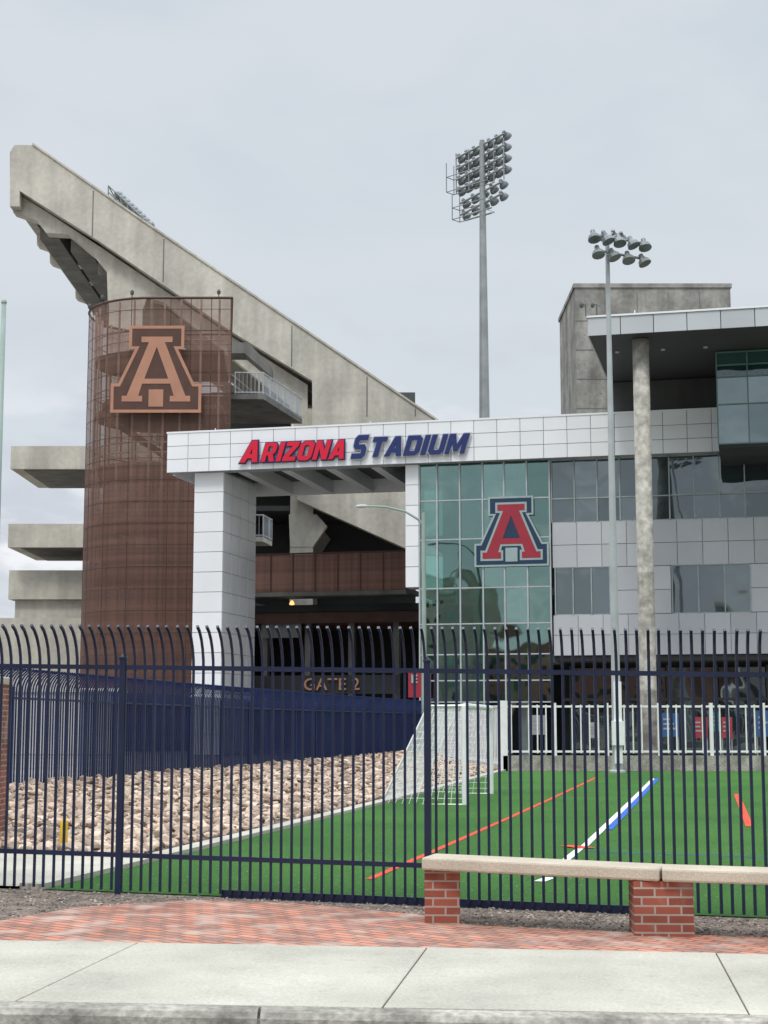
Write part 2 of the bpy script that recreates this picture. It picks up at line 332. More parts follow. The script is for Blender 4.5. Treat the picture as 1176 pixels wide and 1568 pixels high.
for a,b in zip(js[:-1],js[1:]): slab(m,a+.006,b-.006,9.49,11.99,.33)
m.obj('sidewalk',SIDE,bevel=.006)
m=M(); prof=[(9.48,-.05),(9.48,.016),(9.37,.018),(9.33,.008),(9.305,-.025),(9.285,-.16),(9.285,-.22)]
ks=[-30]+[-.72+3.05*k for k in range(-8,9)]+[30]
for a,b in zip(ks[:-1],ks[1:]):
    a+=.009;b-=.009; n=len(prof); v=[(a,y,gz(a,y)+z) for y,z in prof]+[(b,y,gz(b,y)+z) for y,z in prof]
    m.add(v,[(i,i+n,i+n+1,i+1) for i in range(n-1)]+[tuple(range(n)),tuple(range(2*n-1,n-1,-1))])
m.obj('kerb',KERB)
def ico(sub):
    import bmesh
    b=bmesh.new(); bmesh.ops.create_icosphere(b,subdivisions=sub,radius=1); v=[x.co.copy() for x in b.verts]; f=[tuple(q.index for q in x.verts) for x in b.faces]; b.free(); return v,f
I1=ico(1); I2=ico(2)
def variants(base,n):
    out=[]
    for i in range(n):
        sx,sy,sz=random.uniform(.7,1.4),random.uniform(.7,1.2),random.uniform(.5,1)
        ds=[Vector((random.gauss(0,1),random.gauss(0,1),random.gauss(0,1))).normalized() for _ in range(6)]; dc=[random.uniform(.4,.8) for _ in ds]
        rot=Matrix.Rotation(random.random()*6.28,3,Vector((random.gauss(0,1),random.gauss(0,1),random.gauss(0,1))).normalized())
        v=[]
        for p in base[0]:
            q=p.copy()
            for d,c in zip(ds,dc):
                e=q.dot(d)
                if e>c: q-=d*(e-c)
            v.append(rot@Vector((q.x*sx,q.y*sy,q.z*sz)))
        out.append(v)
    return out
def stones(name,n,pt,size,mt,base=I1,flat=.75):
    m=M(); V=variants(base,120)
    for i in range(n):
        x,y,z=pt(); r=size(); a=random.random()*6.28; c,s=math.cos(a)*r,math.sin(a)*r
        m.add([(x+q.x*c-q.y*s,y+q.x*s+q.y*c,z+q.z*r*flat) for q in random.choice(V)],base[1])
    return m.obj(name,mt)
def ppt():
    while 1:
        x=random.uniform(-5,6); y=random.uniform(12.3,fy(x)+.05)
        yb=None
        for a,b in zip(bp[:-1],bp[1:]):
            if a[0]<=x<=b[0]: yb=a[1]+(b[1]-a[1])*(x-a[0])/(b[0]-a[0])
        if yb is None or y>yb-.04: return x,y,gz(x,y)+.003
stones('gravel_pebbles',5000,ppt,lambda:random.uniform(.008,.024),PEB,I1)
A_=(-7.6,27.5); B_=(1.9,73.0)
Ld=Vector((TB[0]-TL[0],TB[1]-TL[1])).normalized()
def Lp(y,off): t=(y-TL[1])/Ld.y; return (TL[0]+Ld.x*t-off,y)
P0=G(55,1312); P0b=Lp(19.3,.42); P1=Lp(TB[1]+1,.4); P3=(-8.2,24.5); P2=(B_[0]-.2,B_[1]-2)
def bed(u,t): return .02+.38*(1-u) * (1 if t<.9 else 0.6)
patch('rock_bed_soil',[P3,P0,P1,P2],ROCKB,10,30,0,bed)
patch('rock_bed_edge',[P0,P0b,P1,(P1[0]-.01,P1[1])],ROCKB,3,30,.019)
def rpt():
    if random.random()<.12:
        a,b=random.random(),random.random()
        if a+b>1:a,b=1-a,1-b
        x=P0[0]+(P0b[0]-P0[0])*a+(P1[0]-P0[0])*b; y=P0[1]+(P0b[1]-P0[1])*a+(P1[1]-P0[1])*b
        return x,y,gz(x,y)+.02+random.uniform(0,.06)
    t=random.random()**1.3; u=random.random()
    x=(1-t)*((1-u)*P3[0]+u*P0[0])+t*((1-u)*P2[0]+u*P1[0]); y=(1-t)*((1-u)*P3[1]+u*P0[1])+t*((1-u)*P2[1]+u*P1[1])
    return x,y,gz(x,y)+bed(u,t)+random.uniform(-.02,.07)
stones('riprap_rocks',9500,rpt,lambda:random.choice((random.uniform(.04,.08),random.uniform(.06,.11),random.uniform(.08,.15))),ROCK,I2)
def strip(name,pts,w,off,mt,parent=None,h=0):
    m=M(); v=[];f=[]; P=[]
    for (a,b) in zip(pts[:-1],pts[1:]):
        n=max(1,int(math.dist(a,b)/1.0)); P+=[(a[0]+(b[0]-a[0])*i/n,a[1]+(b[1]-a[1])*i/n) for i in range(n)]
    P.append(pts[-1])
    for i,p in enumerate(P):
        a=P[max(i-1,0)]; b=P[min(i+1,len(P)-1)]; d=Vector((b[0]-a[0],b[1]-a[1])).normalized(); nx,ny=-d.y*w/2,d.x*w/2
        for sx,hh in ((-1,0),(-1,1),(1,1),(1,0)):
            x,y=p[0]+nx*sx,p[1]+ny*sx; v.append((x,y,gz(x,y)+(off if hh else off-h)))
    for i in range(len(P)-1):
        a=i*4
        f.append((a+1,a+2,a+6,a+5))
        if h: f+= [(a,a+1,a+5,a+4),(a+2,a+3,a+7,a+6)]
    if h: f+=[(0,1,2,3),tuple(len(v)-4+k for k in (3,2,1,0))]
    m.add(v,f)
    return m.obj(name,mt,parent)
dx,dy=Ld
strip('turf_edge_kerb',[(TL[0]-.13,TL[1]),(TB[0]-.13,TB[1])],.24,.06,SIDE,h=.12)
pth=[(-14,fy(-14)+.15),(TL[0]-.27,TL[1]+.02),Lp(19.2,.3),P0,G(-150,1305)]
m=M(); m.add([(x,y,gz(x,y)+.03) for x,y in pth],[(0,1,2,3,4)]); m.obj('concrete_path',SIDE)
strip('rock_edge_kerb',[G(-60,1255),G(0,1243),G(48,1240)],.3,.22,SIDE,h=.24)
tl=grp('turf_markings')
def gl(n,pts,w,mt,off=.016): strip(n,[G(*p) for p in pts],w,off,mt,tl)
gl('red_sideline',[(566,1348),(915,1190)],.085,TRED)
gl('line_white',[(895,1297),(1000,1193)],.1,TWH)
p=[G(927,1272),G(1004,1193)]; strip('line_blue',[(p[0][0]+.05,p[0][1]),(p[1][0]+.05,p[1][1])],.12,.02,TBL,tl)
gl('white_stub',[(866,1319),(893,1297)],.1,TWH,.018)
gl('white_corner',[(826,1352),(842,1346)],.12,TWH,.018)
gl('red_hash',[(868,1297),(900,1301)],.28,TRED,.024)
gl('red_hash_far',[(1128,1217),(1148,1267)],.13,TRED,.018)
gl('blue_cross_line',[(900,1305),(1400,1322)],.06,TBL,.014)
m=M()
for i in range(1100):
    px=random.uniform(150,1176); py=random.uniform(1200,1385); x,y=G(px,py)
    if y<fy(x)+.3: continue
    if (x-TL[0])*dy-(y-TL[1])*dx<.3: continue
    r=random.uniform(.005,.013)*max(1,y/24); z=gz(x,y)+.02; a=random.random()*3; c,s=math.cos(a)*r,math.sin(a)*r; m.add([(x-c,y-s,z),(x+s*.6,y-c*.6,z),(x+c,y+s,z),(x-s*.6,y+c*.6,z)],[(0,1,2,3)])
m.obj('turf_litter_specks',TWH)
# ================================================================ FENCES
def pfence(name,a,b,sp,posts,mt,H=2.55,rails=(.37,2.16),bend=.32,pw=.0125,kick=None,side=1):
    e=grp(name); L_=math.dist(a,b); tx,ty=(b[0]-a[0])/L_,(b[1]-a[1])/L_; nx,ny=ty*side,-tx*side
    m=M(); n=int(L_/sp); q2=math.sqrt(2)
    hb=H-.42
    prof=[(0,.04),(0,hb)]+[(bend*(1-math.cos(k*.26)),hb+.42*math.sin(k*.26)/math.sin(1.3)) for k in range(1,6)]
    for i in range(n+1):
        x=a[0]+tx*i*sp; y=a[1]+ty*i*sp; g=gz(x,y); jj=random.uniform(-.005,.005); tj=random.uniform(-.025,.025)
        m.tube([(x+nx*o+tx*(jj+tj*o),y+ny*o+ty*(jj+tj*o),g+z) for o,z in prof],pw*q2,4,rot=math.pi/4)
    m.obj('pickets',mt,e)
    m=M()
    for rz in rails:
        k=max(1,int(L_/3))
        for i in range(k):
            p=(a[0]+tx*L_*i/k,a[1]+ty*L_*i/k); q=(a[0]+tx*L_*(i+1)/k,a[1]+ty*L_*(i+1)/k)
            fr=Frame(p[0],p[1],tx,ty); l=L_/k; g0,g1=gz(*p)+rz,gz(*q)+rz
            v=[fr.P(s,d,g+z) for s,g in ((0,g0),(l,g1)) for d,z in ((-.019,-.022),(.019,-.022),(.019,.022),(-.019,.022))]
            m.add(v,[(0,1,5,4),(1,2,6,5),(2,3,7,6),(3,0,4,7),(0,3,2,1),(4,5,6,7)])
    m.obj('rails',mt,e)
    m=M()
    for s in posts:
        x=a[0]+tx*s; y=a[1]+ty*s; g=gz(x,y); fr=Frame(x,y,tx,ty)
        m.box(-.03,.03,-.03,.03,g-.02,g+2.24,0,fr); m.box(-.036,.036,-.036,.036,g+2.24,g+2.262,0,fr)
        m.add([fr.P(-.03,-.03,g+2.262),fr.P(.03,-.03,g+2.262),fr.P(.03,.03,g+2.262),fr.P(-.03,.03,g+2.262),fr.P(0,0,g+2.3)],[(0,1,4),(1,2,4),(2,3,4),(3,0,4)])
    m.obj('posts',mt,e,bevel=.003)
    if kick:
        m=M(); k0,k1,h=kick; fr=Frame(a[0],a[1],tx,ty)
        for i in range(8):
            s0=k0+(k1-k0)*i/8; s1=k0+(k1-k0)*(i+1)/8
            g0=gz(a[0]+tx*s0,a[1]+ty*s0); g1=gz(a[0]+tx*s1,a[1]+ty*s1)
            m.add([fr.P(s0,.03,g0),fr.P(s1,.03,g1),fr.P(s1,.03,g1+h),fr.P(s0,.03,g0+h),fr.P(s0,.05,g0),fr.P(s1,.05,g1),fr.P(s1,.05,g1+h),fr.P(s0,.05,g0+h)],[(0,1,2,3),(7,6,5,4),(3,2,6,7),(0,4,5,1)])
        m.obj('kick_plate',mt,e)
    return e
fa=(-12,fy(-12)); fb=(13,fy(13))
def fs(px):
    fr=Frame(fa[0],fa[1],1,-.19); return fr.S(px,1200,0)[0]
s1,s2=fs(185),fs(655); pos=[s1-(s2-s1)*k for k in range(0,4)]+[s2+3.5*k for k in range(0,4)]
pfence('metal_picket_fence',fa,fb,.0985,[p for p in pos if 0<p<25],NAVY,kick=(fs(340),fs(985),.075))
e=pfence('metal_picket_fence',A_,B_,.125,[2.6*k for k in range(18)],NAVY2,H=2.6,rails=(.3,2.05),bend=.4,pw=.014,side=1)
fr=Frame(A_[0],A_[1],B_[0]-A_[0],B_[1]-A_[1]); m=M(); LL=math.dist(A_,B_)
for i in range(20):
    s0=6+(LL-6)*i/20; s1_=6+(LL-6)*(i+1)/20; q=[fr.P(s0,.06,0),fr.P(s1_,.06,0)]; g=[gz(x,y) for x,y,_ in q]
    m.add([(q[0][0],q[0][1],g[0]+.15),(q[1][0],q[1][1],g[1]+.15),(q[1][0],q[1][1],g[1]+2.3),(q[0][0],q[0][1],g[0]+2.3)],[(0,1,2,3)])
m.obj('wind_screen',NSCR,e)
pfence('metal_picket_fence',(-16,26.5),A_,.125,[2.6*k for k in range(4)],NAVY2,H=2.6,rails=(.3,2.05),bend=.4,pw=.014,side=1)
wy=TB[1]+.35; e=grp('white_railing_fence'); x0=W.S(770,1150,wy)[0]
m=M(); m.box(x0,46,wy-.12,wy+.18,-.05,.52); m.obj('concrete_plinth',KERB,e)
m=M()
for rz in (.66,2.2): m.box(x0,46,wy-.025,wy+.025,rz-.035,rz+.035)
x=x0; i=0
while x<46:
    if i%6==0: m.box(x-.055,x+.055,wy-.055,wy+.055,.52,2.32)
    else: m.box(x-.022,x+.022,wy-.02,wy+.02,.6,2.26)
    x+=.3; i+=1
m.box(x0-.1,x0+.16,wy-.12,wy+.12,0,2.4)
m.obj('white_pickets',WPAINT,e)
m=M(); e=grp('white_railing_fence'); fr=Frame(x0,wy+.4,-1.7,16); 
for rz in (.2,2.2): m.box(0,16,-.02,.02,rz-.03,rz+.03,0,fr)
for i in range(54): m.box(i*.3,i*.3+.03,-.016,.016,.1,2.25,0,fr)
m.obj('white_pickets',WPAINT,e)
# ================================================================ BRICK SEAT WALL
def brickwall():
    e=grp('brick_seat_wall')
    def pil(pxa,pxb,pyb,dep,top):
        x0_,y0_=G((pxa+pxb)/2,pyb); w=(pxb-pxa)/2400*y0_; fr=Frame(x0_-w/2,y0_,1,-.05); g=gz(x0_,y0_)
        m=M(); m.box(0,w,0,dep,g-.06,top,0,fr); m.obj('brick_pier',BRW,e,bevel=.004); return fr,w,y0_,g
    zt=W.S(655,1336,13.25)[1]
    f1,w1,y1,g1=pil(651,704,1416,.32,zt); 
    zt2=W.S(1010,1352,12.8)[1]
    f2,w2,y2,g2=pil(973,1062,1436,.4,zt2)
    def cap(pa,pb,za,zb,h=.105):
        t=Vector((pb[0]-pa[0],pb[1]-pa[1])); l=t.length; fr=Frame(pa[0],pa[1],t.x,t.y); m=M()
        v=[fr.P(s,d,z+k) for s,z in ((0,za),(l,zb)) for d,k in ((-.06,0),(.38,0),(.38,h),(-.06,h))]
        m.add(v,[(0,1,5,4),(1,2,6,5),(2,3,7,6),(3,0,4,7),(0,3,2,1),(4,5,6,7)]); m.obj('cap_slab',CAP,e,bevel=.018)
    a=(W.S(648,1330,y1)[0],y1); b=(W.S(1011,1340,y2)[0],y2)
    cap(a,b,zt+.002,zt2+.002)
    c=(b[0]+.012,b[1]-.01); d_=(9,y2-.9); cap(c,d_,zt2+.002,zt2-.05-.018*(9-c[0])*.6)
    m=M(); fr=Frame(6.2,y2-.55,1,-.1); m.box(0,.45,0,.4,gz(6,12)-.06,zt2-.1,0,fr); m.obj('brick_pier',BRW,e)
brickwall()
e=grp('brick_gate_pier'); m=M(); xl=W.S(-6,1150,20)[0]; m.box(xl-.6,xl,20,20.6,-.05,2.15); m.obj('pier',BRW,e,bevel=.01)
m=M(); m.box(xl-.65,xl+.04,19.95,20.65,2.15,2.25); m.obj('pier_cap',CAP,e,bevel=.02)
x,y=G(97,1306); m=M(); g=gz(x,y); m.lathe((x,y,g),(0,0,1),[(.05,0),(.05,.36),(.045,.39),(.03,.41),(.005,.42)],16); m.lathe((x,y,g),(0,0,1),[(.09,0),(.09,.02),(.06,.03)],16)
m.obj('yellow_bollard',YEL,smooth=False)
# ================================================================ SOCCER GOAL
def goal():
    e=grp('soccer_goal'); n_=G(712,1233); f_=G(752,1216); H=2.02
    n_=Vector((n_[0],n_[1],gz(*n_)));f_=Vector((f_[0],f_[1],gz(*f_)))
    ax=(f_-n_).normalized(); bk_=Vector((-ax.y,ax.x,0)).normalized()
    if bk_.x>0: bk_=-bk_
    up=Vector((0,0,1)); r=.06; m=M()
    nb=n_+bk_*1.75; fb_=f_+bk_*1.75; nt_=n_+up*H; ft=f_+up*H; ntb=nt_+bk_*.75; ftb=ft+bk_*.75
    for l in ([n_,nt_],[f_,ft],[nt_,ft]): m.tube(l,r,8)
    for l in ([nt_,ntb,nb,n_],[ft,ftb,fb_,f_],[nb,fb_],[ntb,ftb]): m.tube(l,.034,6)
    m.obj('frame',WPAINT,e)
    m=M()
    def net(a,b,c,d,nu,nv):
        for i in range(nu+1): t=i/nu; m.tube([a.lerp(b,t),d.lerp(c,t)],.007,3,cap=False)
        for i in range(nv+1): t=i/nv; m.tube([a.lerp(d,t),b.lerp(c,t)],.007,3,cap=False)
    net(nb,fb_,ftb,ntb,36,15); net(ntb,ftb,ft,nt_,36,6)
    for q,qt,qtb,qb in ((n_,nt_,ntb,nb),(f_,ft,ftb,fb_)): net(q,qb,qtb,qt,12,15)
    m.obj('net',NET,e)
goal()
# ================================================================ MAIN BUILDING
pr=W.S(970,636,75); pl=W.S(265,668,80.5)
FR=Frame(pr[0],75,pr[0]-pl[0],75-80.5)
fS=lambda px,py,d=0: FR.S(px,py,d)[0]
fZ=lambda px,py,d=0: FR.S(px,py,d)[1]
class MF(M):
    def box(s,a0,a1,d0,d1,z0,z1,m=0,fr=None): M.box(s,a0,a1,d0,d1,z0,z1,m,fr or FR)
e=grp('stadium_building')
zT=fZ(970,636); zB=fZ(970,700); sL=fS(263,700); sG=fS(643,800); sR=fS(1400,700); sP=fS(845,800)
z797=fZ(970,797); z868=fZ(970,867); z940=fZ(970,940); z1003=fZ(970,1003)
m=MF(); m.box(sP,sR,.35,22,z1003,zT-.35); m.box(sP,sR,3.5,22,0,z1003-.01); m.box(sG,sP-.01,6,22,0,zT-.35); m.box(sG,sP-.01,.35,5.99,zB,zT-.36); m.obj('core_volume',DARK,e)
m=MF(); m.box(sL+.05,sR,-.62,.3,zB+.03,zT-.06,0); m.obj('band_backing',JOINT,e)
m=MF(); nb_=int((sR-sL)/1.12); panels(m,sL,sR,zB,zT,nb_,3,-.63,0,FR,gap=.028)
m.obj('white_fascia_panels',WHITE,e)
m=MF(); m.box(sL-.03,sR,-.72,.35,zT-.02,zT+.07); m.obj('fascia_coping',WHITE,e)
m=MF(); dC=8.5; sCR=sG
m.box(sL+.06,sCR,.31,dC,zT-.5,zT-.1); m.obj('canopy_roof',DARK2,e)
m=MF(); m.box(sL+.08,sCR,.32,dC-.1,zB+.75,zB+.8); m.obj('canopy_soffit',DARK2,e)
m=MF(); 
m.box(sL,sL+.05,.31,dC,zB,zT-.02); m.box(sL,sCR,dC,dC+.3,zB+.02,zT-.1)
s=sL+1.2
while s<sCR-.3:
    m.box(s,s+.5,.32,dC-.02,zB+.02,zB+.74); s+=2.35
m.obj('canopy_beams',WHITE,e)
def clad(name,s0,s1,d0,d1,z0,z1,ph=1.0,mt=WHITE):
    m=MF(); m.box(s0+.06,s1-.06,d0+.06,d1-.06,z0,z1,0); m.obj(name+'_core',JOINT,e)
    m=MF(); nz=max(1,round((z1-z0)/ph)); panels(m,s0,s1,z0,z1,max(1,round((s1-s0)/1.2)),nz,d0+.06,0,FR,gap=.03)
    nd=max(1,round((d1-d0)/1.3))
    for i in range(nd):
        for j in range(nz):
            a,b=d0+(d1-d0)*i/nd+.07,d0+(d1-d0)*(i+1)/nd-.02; za,zb=z0+(z1-z0)*j/nz+.015,z0+(z1-z0)*(j+1)/nz-.015
            m.box(s1-.06,s1,a,b,za,zb); m.box(s0,s0+.06,a,b,za,zb)
    m.obj(name+'_cladding',mt,e)
clad('portal_pillar_left',fS(298,850),fS(343,850),-.2,5.2,0,zB+.02)
clad('portal_pillar_right',fS(622,850),sG-.02,-.2,1.2,fZ(630,900),zB+.02)
mull=[643,670,705,740,773,808,843]; rows=[713,765,825,900,955,1002,1042,1075]
zr=[fZ(740,r) for r in rows]; zr[0]=zB; ss=[fS(p,850) for p in mull]
m=MF()
for i in range(len(ss)-1):
    for j in range(len(zr)-1): m.box(ss[i]+.03,ss[i+1]-.03,-.02,.0,zr[j+1]+.03,zr[j]-.03)
m.obj('curtain_glass',GL1,e)
m=MF()
for s in ss: m.box(s-.035,s+.035,-.12,.05,0,zB)
for z in zr[1:]: m.box(ss[0],ss[-1],-.09,.045,z-.03,z+.03)
m.obj('curtain_mullions',RAIL,e)
m=MF()
for z in (zr[2]+.3,zr[3],zr[5]): m.box(sG,sP-.02,.8,5.95,z-.35,z)
for s in (sG+2.2,sP-2): m.box(s,s+.5,2.5,3,0,zB)
m.box(sG,sP,5.8,5.95,zr[3],zB)
m.obj('lobby_floors',mat('lobby_slab',(.4,.42,.4),.8),e)
m=MF()
P=[(sG+3.2,0),(sP-.3,zr[4]+.6),(sP-.3,zr[4]+1.3),(sG+2.6,.6)]
m.prism(P,1.5,3.2,0,FR); m.obj('lobby_stair',CONC,e)
def winrow(pxs,za,zb,gm,name,mw=.06,split=None):
    m=MF(); n=MF()
    sx=[fS(p,800) for p in pxs]
    for a,b in zip(sx[:-1],sx[1:]):
        zz=[za,za+(zb-za)*split,zb] if split else [za,zb]
        for q,w in zip(zz[:-1],zz[1:]):
            m.box(a+mw/2,b-mw/2,.1,.13,q+mw/2,w-mw/2)
            n.box(a+mw/2+.001,b-mw/2-.001,.02,.14,q-mw/2,q+mw/2)
        n.box(a+mw/2+.001,b-mw/2-.001,.02,.14,zb-mw/2,zb+mw/2)
    for a in sx: n.box(a-mw/2,a+mw/2,-.02,.15,za,zb)
    m.obj(name+'_glass',gm,e); n.obj(name+'_frames',MULL,e)
winrow([845,880,915,950,988,1026,1064,1103,1142,1180,1220,1262,1305,1350,1400],z797,zB,GL2,'upper_window_band',split=.38)
winrow([849,876,904,932],z940,z868,GL2,'mid_window')
winrow([1027,1067,1107,1146],z940,z868,GL2,'mid_window_right')
winrow([1240,1280,1320,1360],z940,z868,GL2,'mid_window_far')
m=MF(); b=MF()
def gp(pa,pb,za,zb,nz):
    a,c=fS(pa,850),fS(pb,850); n=max(1,round((c-a)/1.2)); panels(m,a,c,za,zb,n,nz,.06,0,FR,gap=.03); b.box(a,c,.05,.3,min(za,zb)+.01,max(za,zb)-.01)
gp(846,1400,z868,z797,2); gp(846,1400,z1003,z940,2)
gp(932.5,1026.5,z940,z868,2); gp(1146.5,1239,z940,z868,2); gp(1360.5,1400,z940,z868,2)
m.obj('grey_panels',GREYP,e); b.obj('grey_panel_backing',JOINT,e)
m=MF(); z1=z1003
for i in range(12): 
    s=sP+.5+i*2.4; m.box(s,s+2.2,3.3,3.4,.1,z1-.5)
m.obj('ground_floor_glazing',GL2,e)
m=MF(); 
for i in range(13): s=sP+.4+i*2.4; m.box(s-.05,s+.05,3.2,3.45,0,z1-.4)
m.box(sP,sR,3.15,3.19,2.7,2.85); m.box(sP,sR,.4,3.1,z1-.25,z1-.02)
m.obj('ground_floor_frames',DARK2,e)
dS=-9.2; sS0=fS(900,515,dS); zS=fZ(900,515,dS); zS1=fZ(900,487,dS)
m=MF(); m.box(sS0+.05,sR,dS+.05,2,zS+.03,zS1-.03); m.obj('projecting_roof_core',mat('roof_soffit',(.05,.05,.052),.6,.1,.4),e)
m=MF(); n_=int((sR-sS0)/1.3); panels(m,sS0,sR,zS,zS1,n_,1,dS+.03,0,FR,gap=.035)
for i in range(8): m.box(sS0-.01,sS0+.05,dS+.05+i*1.39,dS+1.41+i*1.39,zS,zS1)
m.obj('projecting_roof_fascia',GREYP,e)
m=MF(); m.box(sS0-.06,sR,dS-.08,2.05,zS1,zS1+.08); m.obj('projecting_roof_coping',WHITE,e)
sW=fS(932,600); m=MF(); m.box(sW,sR,.35,12,zT-.34,zS-.02); m.obj('penthouse_wall',mat('penthouse_grey',(.075,.075,.075),.7,.15,.4,streak=.2),e)
m=MF()
for px,py in ((945,523),(1015,520),(1080,517)):
    s=fS(px,py,-6); m.lathe(FR.P(s,-6,zS+.02),(0,0,-1),[(.1,0),(.1,.06),(.01,.07)],10)
m.obj('soffit_downlights',LAMPW,e)
dB=-5; sB=fS(1098,600,dB); zb0=fZ(1098,682,dB); m=MF(); m.box(sB+.05,sR,dB+.05,.3,zb0+.02,zS-.02); m.box(sB,sR,dB,.28,zb0-.12,zb0+.02); m.obj('glass_box_core',DARK,e)
m=MF(); n=MF(); zz=[zb0+.05,fZ(1098,620,dB),fZ(1098,560,dB),zS-1.2,zS-.05]
for i in range(9):
    a=sB+i*1.35
    if a+1.35>sR: break
    for q,w in zip(zz[:-1],zz[1:]): m.box(a+.03,a+1.32,dB-.01,dB+.03,q+.03,w-.03)
    n.box(a-.03,a+.03,dB-.07,dB+.04,zz[0],zz[-1])
for q in zz: n.box(sB,sR,dB-.05,dB+.035,q-.03,q+.03)
for i in range(4):
    for q,w in zip(zz[:-1],zz[1:]): m.box(sB,sB+.04,dB+.06+i*1.2,dB+1.2+i*1.2,q+.03,w-.03)
m.obj('glass_box_panes',GL3,e); n.obj('glass_box_mullions',mat('teal_mullion',(.12,.2,.2),.4),e)
x,z=W.S(981,530,67.0); m=M()
m.lathe((x,67,0),(0,0,1),[(.36,0),(.36,3.0),(.365,3.02),(.36,3.04),(.36,8),(.365,8.02),(.36,8.04),(.36,zS)],24); m.obj('round_column',COLM,e,smooth=True)
m=M()
for px in (898,915):
    x,z=W.S(px,484,66); m.tube([(x,66.2,zS1+.05),(x,66.2,zS1+.55),(x-.15,66.2,zS1+.6)],.025,6); m.lathe((x-.18,66.2,zS1+.6),(0,0,-1),[(.02,-.03),(.08,0),(.09,.08),(.07,.15),(.02,.18)],10)
m.obj('roof_cameras',DARK2,e)
m=M()
x,z=W.S(972,480,68); m.tube([(x,68,zS1),(x,68,zS1+.8)],.02,6); m.lathe((x,68,zS1+.45),(-.6,-1,.1),[(.02,-.02),(.12,.02),(.14,.06)],12); m.tube([(x,68,zS1+.1),(x+.4,68,zS1+.7)],.015,5)
for px in (320,440,560,720,1000): 
    q=FR.P(fS(px,650),1,zT); m.tube([q,(q[0],q[1],zT+.5)],.025,5)
m.obj('roof_fittings',WPAINT,e)
D=90; xa,za=W.S(880,447,D); xb,_=W.S(1118,436,D); x2,_=W.S(926,445,D)
m=M(); m.box(xa,xb,D,D+8,0,za+.25); m.box(xa-.08,xb+.08,D-.08,D+8.1,za+.25,za+.5)
m.box(x2,x2+.12,D-.14,D,0,za+.24)
m.obj('concrete_lift_tower',CONCT,e)
m=M()
for k in range(1,8): m.box(xa+.02,xb-.02,D-.012,D-.004,za-k*1.75-.03,za-k*1.75+.03)
for k in range(1,5): xx=xa+(xb-xa)*k/5; m.box(xx-.025,xx+.025,D-.016,D-.013,za-14,za)
for k in range(0,8):
    for j in range(0,10): xx=xa+.5+(xb-xa)*j/10; zz_=za-k*1.75-.9; m.box(xx,xx+.07,D-.01,D-.002,zz_,zz_+.07)
m.obj('tower_formwork_joints',CONCD,e)
# ---- sign
sg=grp('stadium_sign'); d0=-.86
zb1=fZ(367,709,d0)
def bw(n,st,pa,pb,za,zb,mt):
    blockword(n,st,FR,fS(pa,700,d0),fS(pb,700,d0),za,zb,d0,mt,SNAVY if mt is RED else GREYP,sg)
bw('letter_a','A',367,404,zb1,fZ(367,676,d0),RED); bw('letters_rizona','RIZONA',399,535,zb1,fZ(367,680,d0),RED)
zb2=fZ(540,701,d0); bw('letter_s','S',537,566,zb2-.05,fZ(540,667,d0),SNAVY); bw('letters_tadium','TADIUM',564,720,zb2,fZ(540,671,d0),SNAVY)
em=grp('letter_a_emblem')
def emblem(em,fr,d,px0,px1,py0,py1,c0,c1,c2,edge=True):
    s0,z1_=fr.S(px0,py0,d); s1_,z0_=fr.S(px1,py1,d); sx=(s1_-s0)/136; sz=(z1_-z0_)/132
    curvefill('outer_border',[AO,offp(AO,4.5 if not edge else 3.5)],fr,s0,z0_,sx,sz,d,.05,c0,em)
    g=-3 if edge else 2.5
    curvefill('band',[offp(AO,4.7 if not edge else 3.7),offp(AI,g)],fr,s0,z0_,sx,sz,d+.01,.05,c1,em)
    if edge: curvefill('letter_edge',[offp(AI,-2.8),offp(AI,1)],fr,s0,z0_,sx,sz,d,.05,c0,em)
    k=1.2 if edge else 2.7
    curvefill('letter',[offp(AI,k),offp(AH,-k)[::-1]],fr,s0,z0_,sx,sz,d,.06,c2,em)
    curvefill('counter',[offp(AH,.3-k)],fr,s0,z0_,sx,sz,d+.01,.05,c1,em)
    curvefill('foot_bar',[[(57,9),(79,9),(79,35),(57,35)]],fr,s0,z0_,sx,sz,d-.03,.03,c0,em)
emblem(em,FR,-.15,726,841,762,866,SWHITE,ENAVY,REDM)
